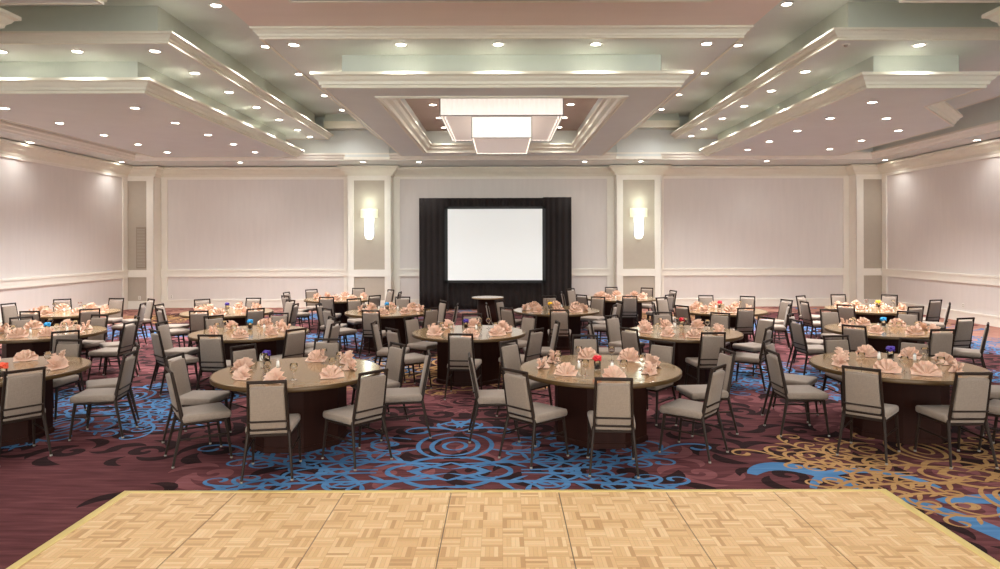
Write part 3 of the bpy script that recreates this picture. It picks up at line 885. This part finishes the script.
# ------------------------------------------------------------------ set the room
TABLES = [  # x, y, posy colour, description, seats (angle, (angle, distance), (angle, distance, facing) or None): near left, near, near right, right, far right, far, far left, left
    (-5.60, 7.40, 'orange', 'leftmost front-row table', [None, None, (316, .95), 5, (38, 1.08), (90, .90), (140, 1.08), None]),
    (-2.23, 7.29, 'purple', 'second front-row table from left', [(217, .99), (274, 1.03), (319, 1.02), (9, 1.13), (45, 1.02), (92, 1.04), (138, .90), (177, 1.1)]),
    (1.08, 7.42, 'red', 'third front-row table from left', [(225, 1.06), (268, 1.06), (324, 1.04), (8, 1.22), (44, 1.0), (90, 1.2), (136, 1.09), (183, 1.15)]),
    (4.45, 7.55, 'purple', 'rightmost front-row table', [(227, 1.08), (269, .98), (312, 1.08), (0, 1.1), (50, .92), (92, .95), (143, 1.1), (180, 1.1)]),
    (-7.25, 10.5, 'blue', 'leftmost second-row table', [None, None, (316, 1.2), 0, (40, 1.05), (78, .85), (137, .9), None]),
    (-3.97, 10.5, 'blue', 'second second-row table from left', [(225, 1.1), (272, 1.2), (317, 1.06), (-5, 1.1), (31, 1.02), (90, 1.05), (136, 1.05), 180]),
    (-.52, 10.45, 'purple', 'middle second-row table', [(217, 1.06), (269, 1.1), (317, 1.07), 0, (45, 1.09), (90, .92), (142, .98), (180, 1.2)]),
    (2.81, 10.38, 'red', 'fourth second-row table from left', [(220, .98), (274, .96), (326, .98), (20, 1.35), (52, 1.36), (90, 1.15), (136, 1.05), (180, 1.15)]),
    (6.10, 10.6, 'blue', 'rightmost second-row table', [(219, .88), (276, .92), (340, 1.06, 144), (20, 1.42, 104), (48, 1.35), (94, 1.35), (142, 1.15), (180, 1.15)]),
    (-8.80, 13.6, None, 'leftmost third-row table', [(222, 1.15), (274, 1.05), (317, 1.05), (9, 1.08), (55, 1.33), (88, 1.25), (128, 1.4), (170, 1.2)]),
    (-5.60, 13.6, 'purple', 'second third-row table from left', [(226, 1.0), (270, 1.05), (315, 1.03), 0, (45, 1.1), (92, 1.25), (131, 1.33), 180]),
    (-2.30, 13.6, 'blue', 'third third-row table from left', [(222, 1.1), (266, 1.05), (316, 1.04), (-4, 1.1), (33, .95), (90, 1.45), (129, 1.3), (180, 1.15)]),
    (1.12, 13.8, 'yellow', 'fourth third-row table from left', [(227, 1.22), (268, 1.22), (333, .95), (12, 1.1), (52, 1.48), (90, 1.45), (150, 1.08), (186, 1.15)]),
    (4.50, 13.7, 'red', 'fifth third-row table from left', [(214, .9), (274, .85), (338, 1.0), (21, 1.42), (55, 1.65), (82, 1.6), (126, 1.3), (180, 1.1)]),
    (7.70, 13.9, 'yellow', 'rightmost third-row table', [(220, .95), (279, .9), (350, 1.16, 147), (22, 1.56, 108), (52, 1.9), (82, 1.6), (118, 1.4), (180, 1.12)]),
    (-4.07, 16.8, None, 'back-row table left of the screen', [(225, 1.2), (271, 1.15), (315, 1.2), (3, 1.2), (40, 1.15), (85, 1.3), (135, 1.2), (178, 1.1)]),
    (3.00, 16.8, None, 'back-row table right of the screen', [(222, 1.2), (268, 1.1), (315, 1.1), (14, 1.15), (55, 1.4), (90, 1.4), (135, 1.35), (180, 1.2)]),
]
POSY = {0: (-5.2, 6.95), 1: (-2.72, 7.7), 2: (1.04, 7.3), 3: (4.6, 7.9), 4: (-7.16, 10.5), 5: (-4.1, 10.85), 6: (-.59, 10.85), 7: (2.95, 10.95), 8: (6.26, 10.95),
        10: (-5.75, 13.95), 11: (-2.4, 13.9), 12: (1.0, 13.9), 13: (4.6, 14.1), 14: (7.95, 14.1)}
SEAT = ['near left side', 'near side', 'near right side', 'right side', 'far right side', 'far side', 'far left side', 'left side']
def pick(proto, used, fn):
    if not used.get(proto): used[proto] = True; return proto
    return fn(proto)
chair0, table0, gob0, shak0 = make_chair(), make_table(), make_goblet(), make_shaker()
naps = [make_napkin(i) for i in range(3)]
used = set()
def take(p):
    if p.name not in used:
        used.add(p.name); return p
    return copy_tree(p)
posies = {}
rn = random.Random(5)
for ti, (tx, ty, colour, desc, seats) in enumerate(TABLES):
    tb = take(table0); tb.location = (tx, ty, 0); tb.rotation_euler = (0, 0, R(22.5))
    tag(tb, 'round dark-based banquet table with %s, the %s' % ('a %s posy' % colour if colour else 'pink napkins', desc), 'table', 'round banquet tables')
    ctr = (colour + ' posy') if colour else 'centre'
    row = 0 if ti < 4 else 1 if ti < 9 else 2 if ti < 15 else 3
    off = rn.uniform(-.1, .1)
    if colour and colour not in posies: posies[colour] = make_posy(colour)
    px, py = POSY.get(ti, (tx, ty))
    if colour:
        p = take(posies[colour]); p.location = (px, py, TZ + .001)
        tag(p, 'clear glass holding a %s posy on the %s' % (colour, desc), 'centrepiece', 'posy glasses on the tables')
    spots = [(px, py, .09)] if colour else []
    def clear(x, y, r): return all(math.hypot(x - a, y - b) > r + c for a, b, c in spots)
    for k, s in enumerate(SEAT):
        a = seats[k]; d = 1.1
        base = 225 + 45 * k
        if a is not None:
            fo = None
            if isinstance(a, tuple):
                if len(a) == 3: fo = R(a[2])
                a, d = a[:2]
            ang = R(a)
            c = take(chair0)
            x, y = tx + d * math.cos(ang), ty + d * math.sin(ang)
            c.location = (x, y, 0.004)
            face = ang + PI + rn.uniform(-.10, .10)
            if fo is not None: face = fo
            c.rotation_euler = (0, 0, face - PI / 2)
            tag(c, 'taupe banquet chair on the %s of the %s' % (s, desc), 'chair', 'taupe banquet chairs')
        # place setting
        an = R(base + rn.uniform(-7, 7)) + off; rr = .60 + rn.uniform(-.05, .05)
        nx, ny = tx + rr * math.cos(an), ty + rr * math.sin(an)
        if (nx / ny) < -.80: continue
        while not clear(nx, ny, .10) and rr < .74:
            rr += .02; nx, ny = tx + rr * math.cos(an), ty + rr * math.sin(an)
        if not clear(nx, ny, .09): continue
        spots.append((nx, ny, .10))
        o = take(naps[rn.randrange(3)]); o.location = (nx, ny, TZ + .002)
        fz = an + PI / 2 + rn.uniform(-.5, .5)
        if math.sin(an) > 0.2: fz += PI
        sc = rn.uniform(.92, 1.12); o.scale = (sc, sc, sc); o.rotation_euler = (0, 0, fz)
        tag(o, 'pink fan-folded napkin on the %s of the %s' % (s, desc), 'napkin', 'pink napkins on the tables')
        if row < 2 or (row == 2 and k % 2):
            an2 = an + rn.choice((-1, 1)) * rn.uniform(.26, .34); r2 = .46 + rn.uniform(-.03, .05)
            gx, gy = tx + r2 * math.cos(an2), ty + r2 * math.sin(an2)
            if not clear(gx, gy, .062): continue
            spots.append((gx, gy, .045))
            g = take(gob0); g.location = (tx + r2 * math.cos(an2), ty + r2 * math.sin(an2), TZ + .001)
            tag(g, 'clear stemmed wine glass on the %s of the %s' % (s, desc), 'glass', 'wine glasses on the tables')
    for q, w in ((-1, 'left'), (1, 'right')):
        for _ in range(60):
            sx, sy = px + q * rn.uniform(.10, .26), py + rn.uniform(-.24, .2)
            if clear(sx, sy, .03): break
        else: continue
        spots.append((sx, sy, .03))
        s = take(shak0); s.location = (sx, sy, TZ + .001)
        tag(s, 'white salt shaker %s of the %s on the %s' % (w, ctr, desc), 'salt shaker', 'shakers on the tables')

# small table in front of the screen
t = empty('cocktail_table', (-.37, 17.1, 0))
bm = bmesh.new(); lathe(bm, [(0, .72), (.40, .72), (.41, .73), (.41, .748), (.40, .755), (0, .755)], 40); build('tabletop', bm, M['tabletop'], t)
bm = bmesh.new(); lathe(bm, [(0, .01), (.30, .01), (.27, .3), (.27, .719), (0, .7195)], 20); build('pedestal', bm, M['pedestal'], t, True)
bm = bmesh.new(); lathe(bm, [(0, 0), (.32, 0), (.32, .012), (0, .013)], 24); build('base', bm, M['black'], t)
tag(t, 'small round cocktail table standing alone in front of the projection screen', 'table')

# wall outlets and the grille in the corner column
def outlet(loc, rz, label):
    t = empty('wall_outlet', loc, rz)
    bm = rbox(.075, .012, .12, .004, 2); bmesh.ops.translate(bm, verts=bm.verts[:], vec=(0, -.006, 0)); build('cover_plate', bm, M['outlet'], t)
    for z in (-.026, .026):
        bm = bmesh.new(); box(bm, -.016, .016, -.0145, -.011, z - .013, z + .013); build('socket', bm, M['grille'], t)
    tag(t, label, 'outlet', 'wall outlets')
outlet((-11.88, 21.86, .37), 0, 'white wall outlet low on the left corner column')
outlet((-11.05, YB, .37), 0, 'white wall outlet low on the back wall beside the left corner column')
outlet((XR, 18.0, .42), -PI / 2, 'white wall outlet low on the right wall')
t = empty('wall_grille', (-11.82, 21.86, 1.34))
bm = bmesh.new(); box(bm, -.16, .16, -.02, 0, 0, 1.35); build('grille_frame', bm, M['grille'], t)
bm = bmesh.new()
for i in range(26): box(bm, -.13, .13, -.028, -.02, .05 + i * .048, .075 + i * .048)
build('louvre', bm, M['wall_dark'], t)
tag(t, 'tall taupe louvred grille on the left corner column', 'grille')

# ------------------------------------------------------------------ camera, world, view
cam = bpy.data.cameras.new('camera'); co = bpy.data.objects.new('camera', cam); link(co)
co.location = (0, 0, CAMZ); co.matrix_world = Matrix.Translation((0, 0, CAMZ)) @ Matrix.Rotation(PI / 2, 4, 'X') @ Matrix.Rotation(R(-.14), 4, 'Z')
cam.sensor_width = 36; cam.lens = 24.012; cam.shift_x = -.002; cam.shift_y = -.0415; cam.clip_end = 100
SC.camera = co
w = bpy.data.worlds.new('world'); SC.world = w; w.use_nodes = True
w.node_tree.nodes['Background'].inputs[0].default_value = (.96, 1.0, .99, 1); w.node_tree.nodes['Background'].inputs[1].default_value = 1.02
SC.view_settings.view_transform = 'Standard'; SC.view_settings.look = 'None'; SC.view_settings.gamma = 1; SC.view_settings.use_curve_mapping = False
SC.view_settings.exposure = 2.4
SC.cycles.use_denoising = True
SC.cycles.max_bounces = 14; SC.cycles.diffuse_bounces = 8; SC.cycles.caustics_reflective = False; SC.cycles.caustics_refractive = False
SC.cycles.sample_clamp_indirect = 6
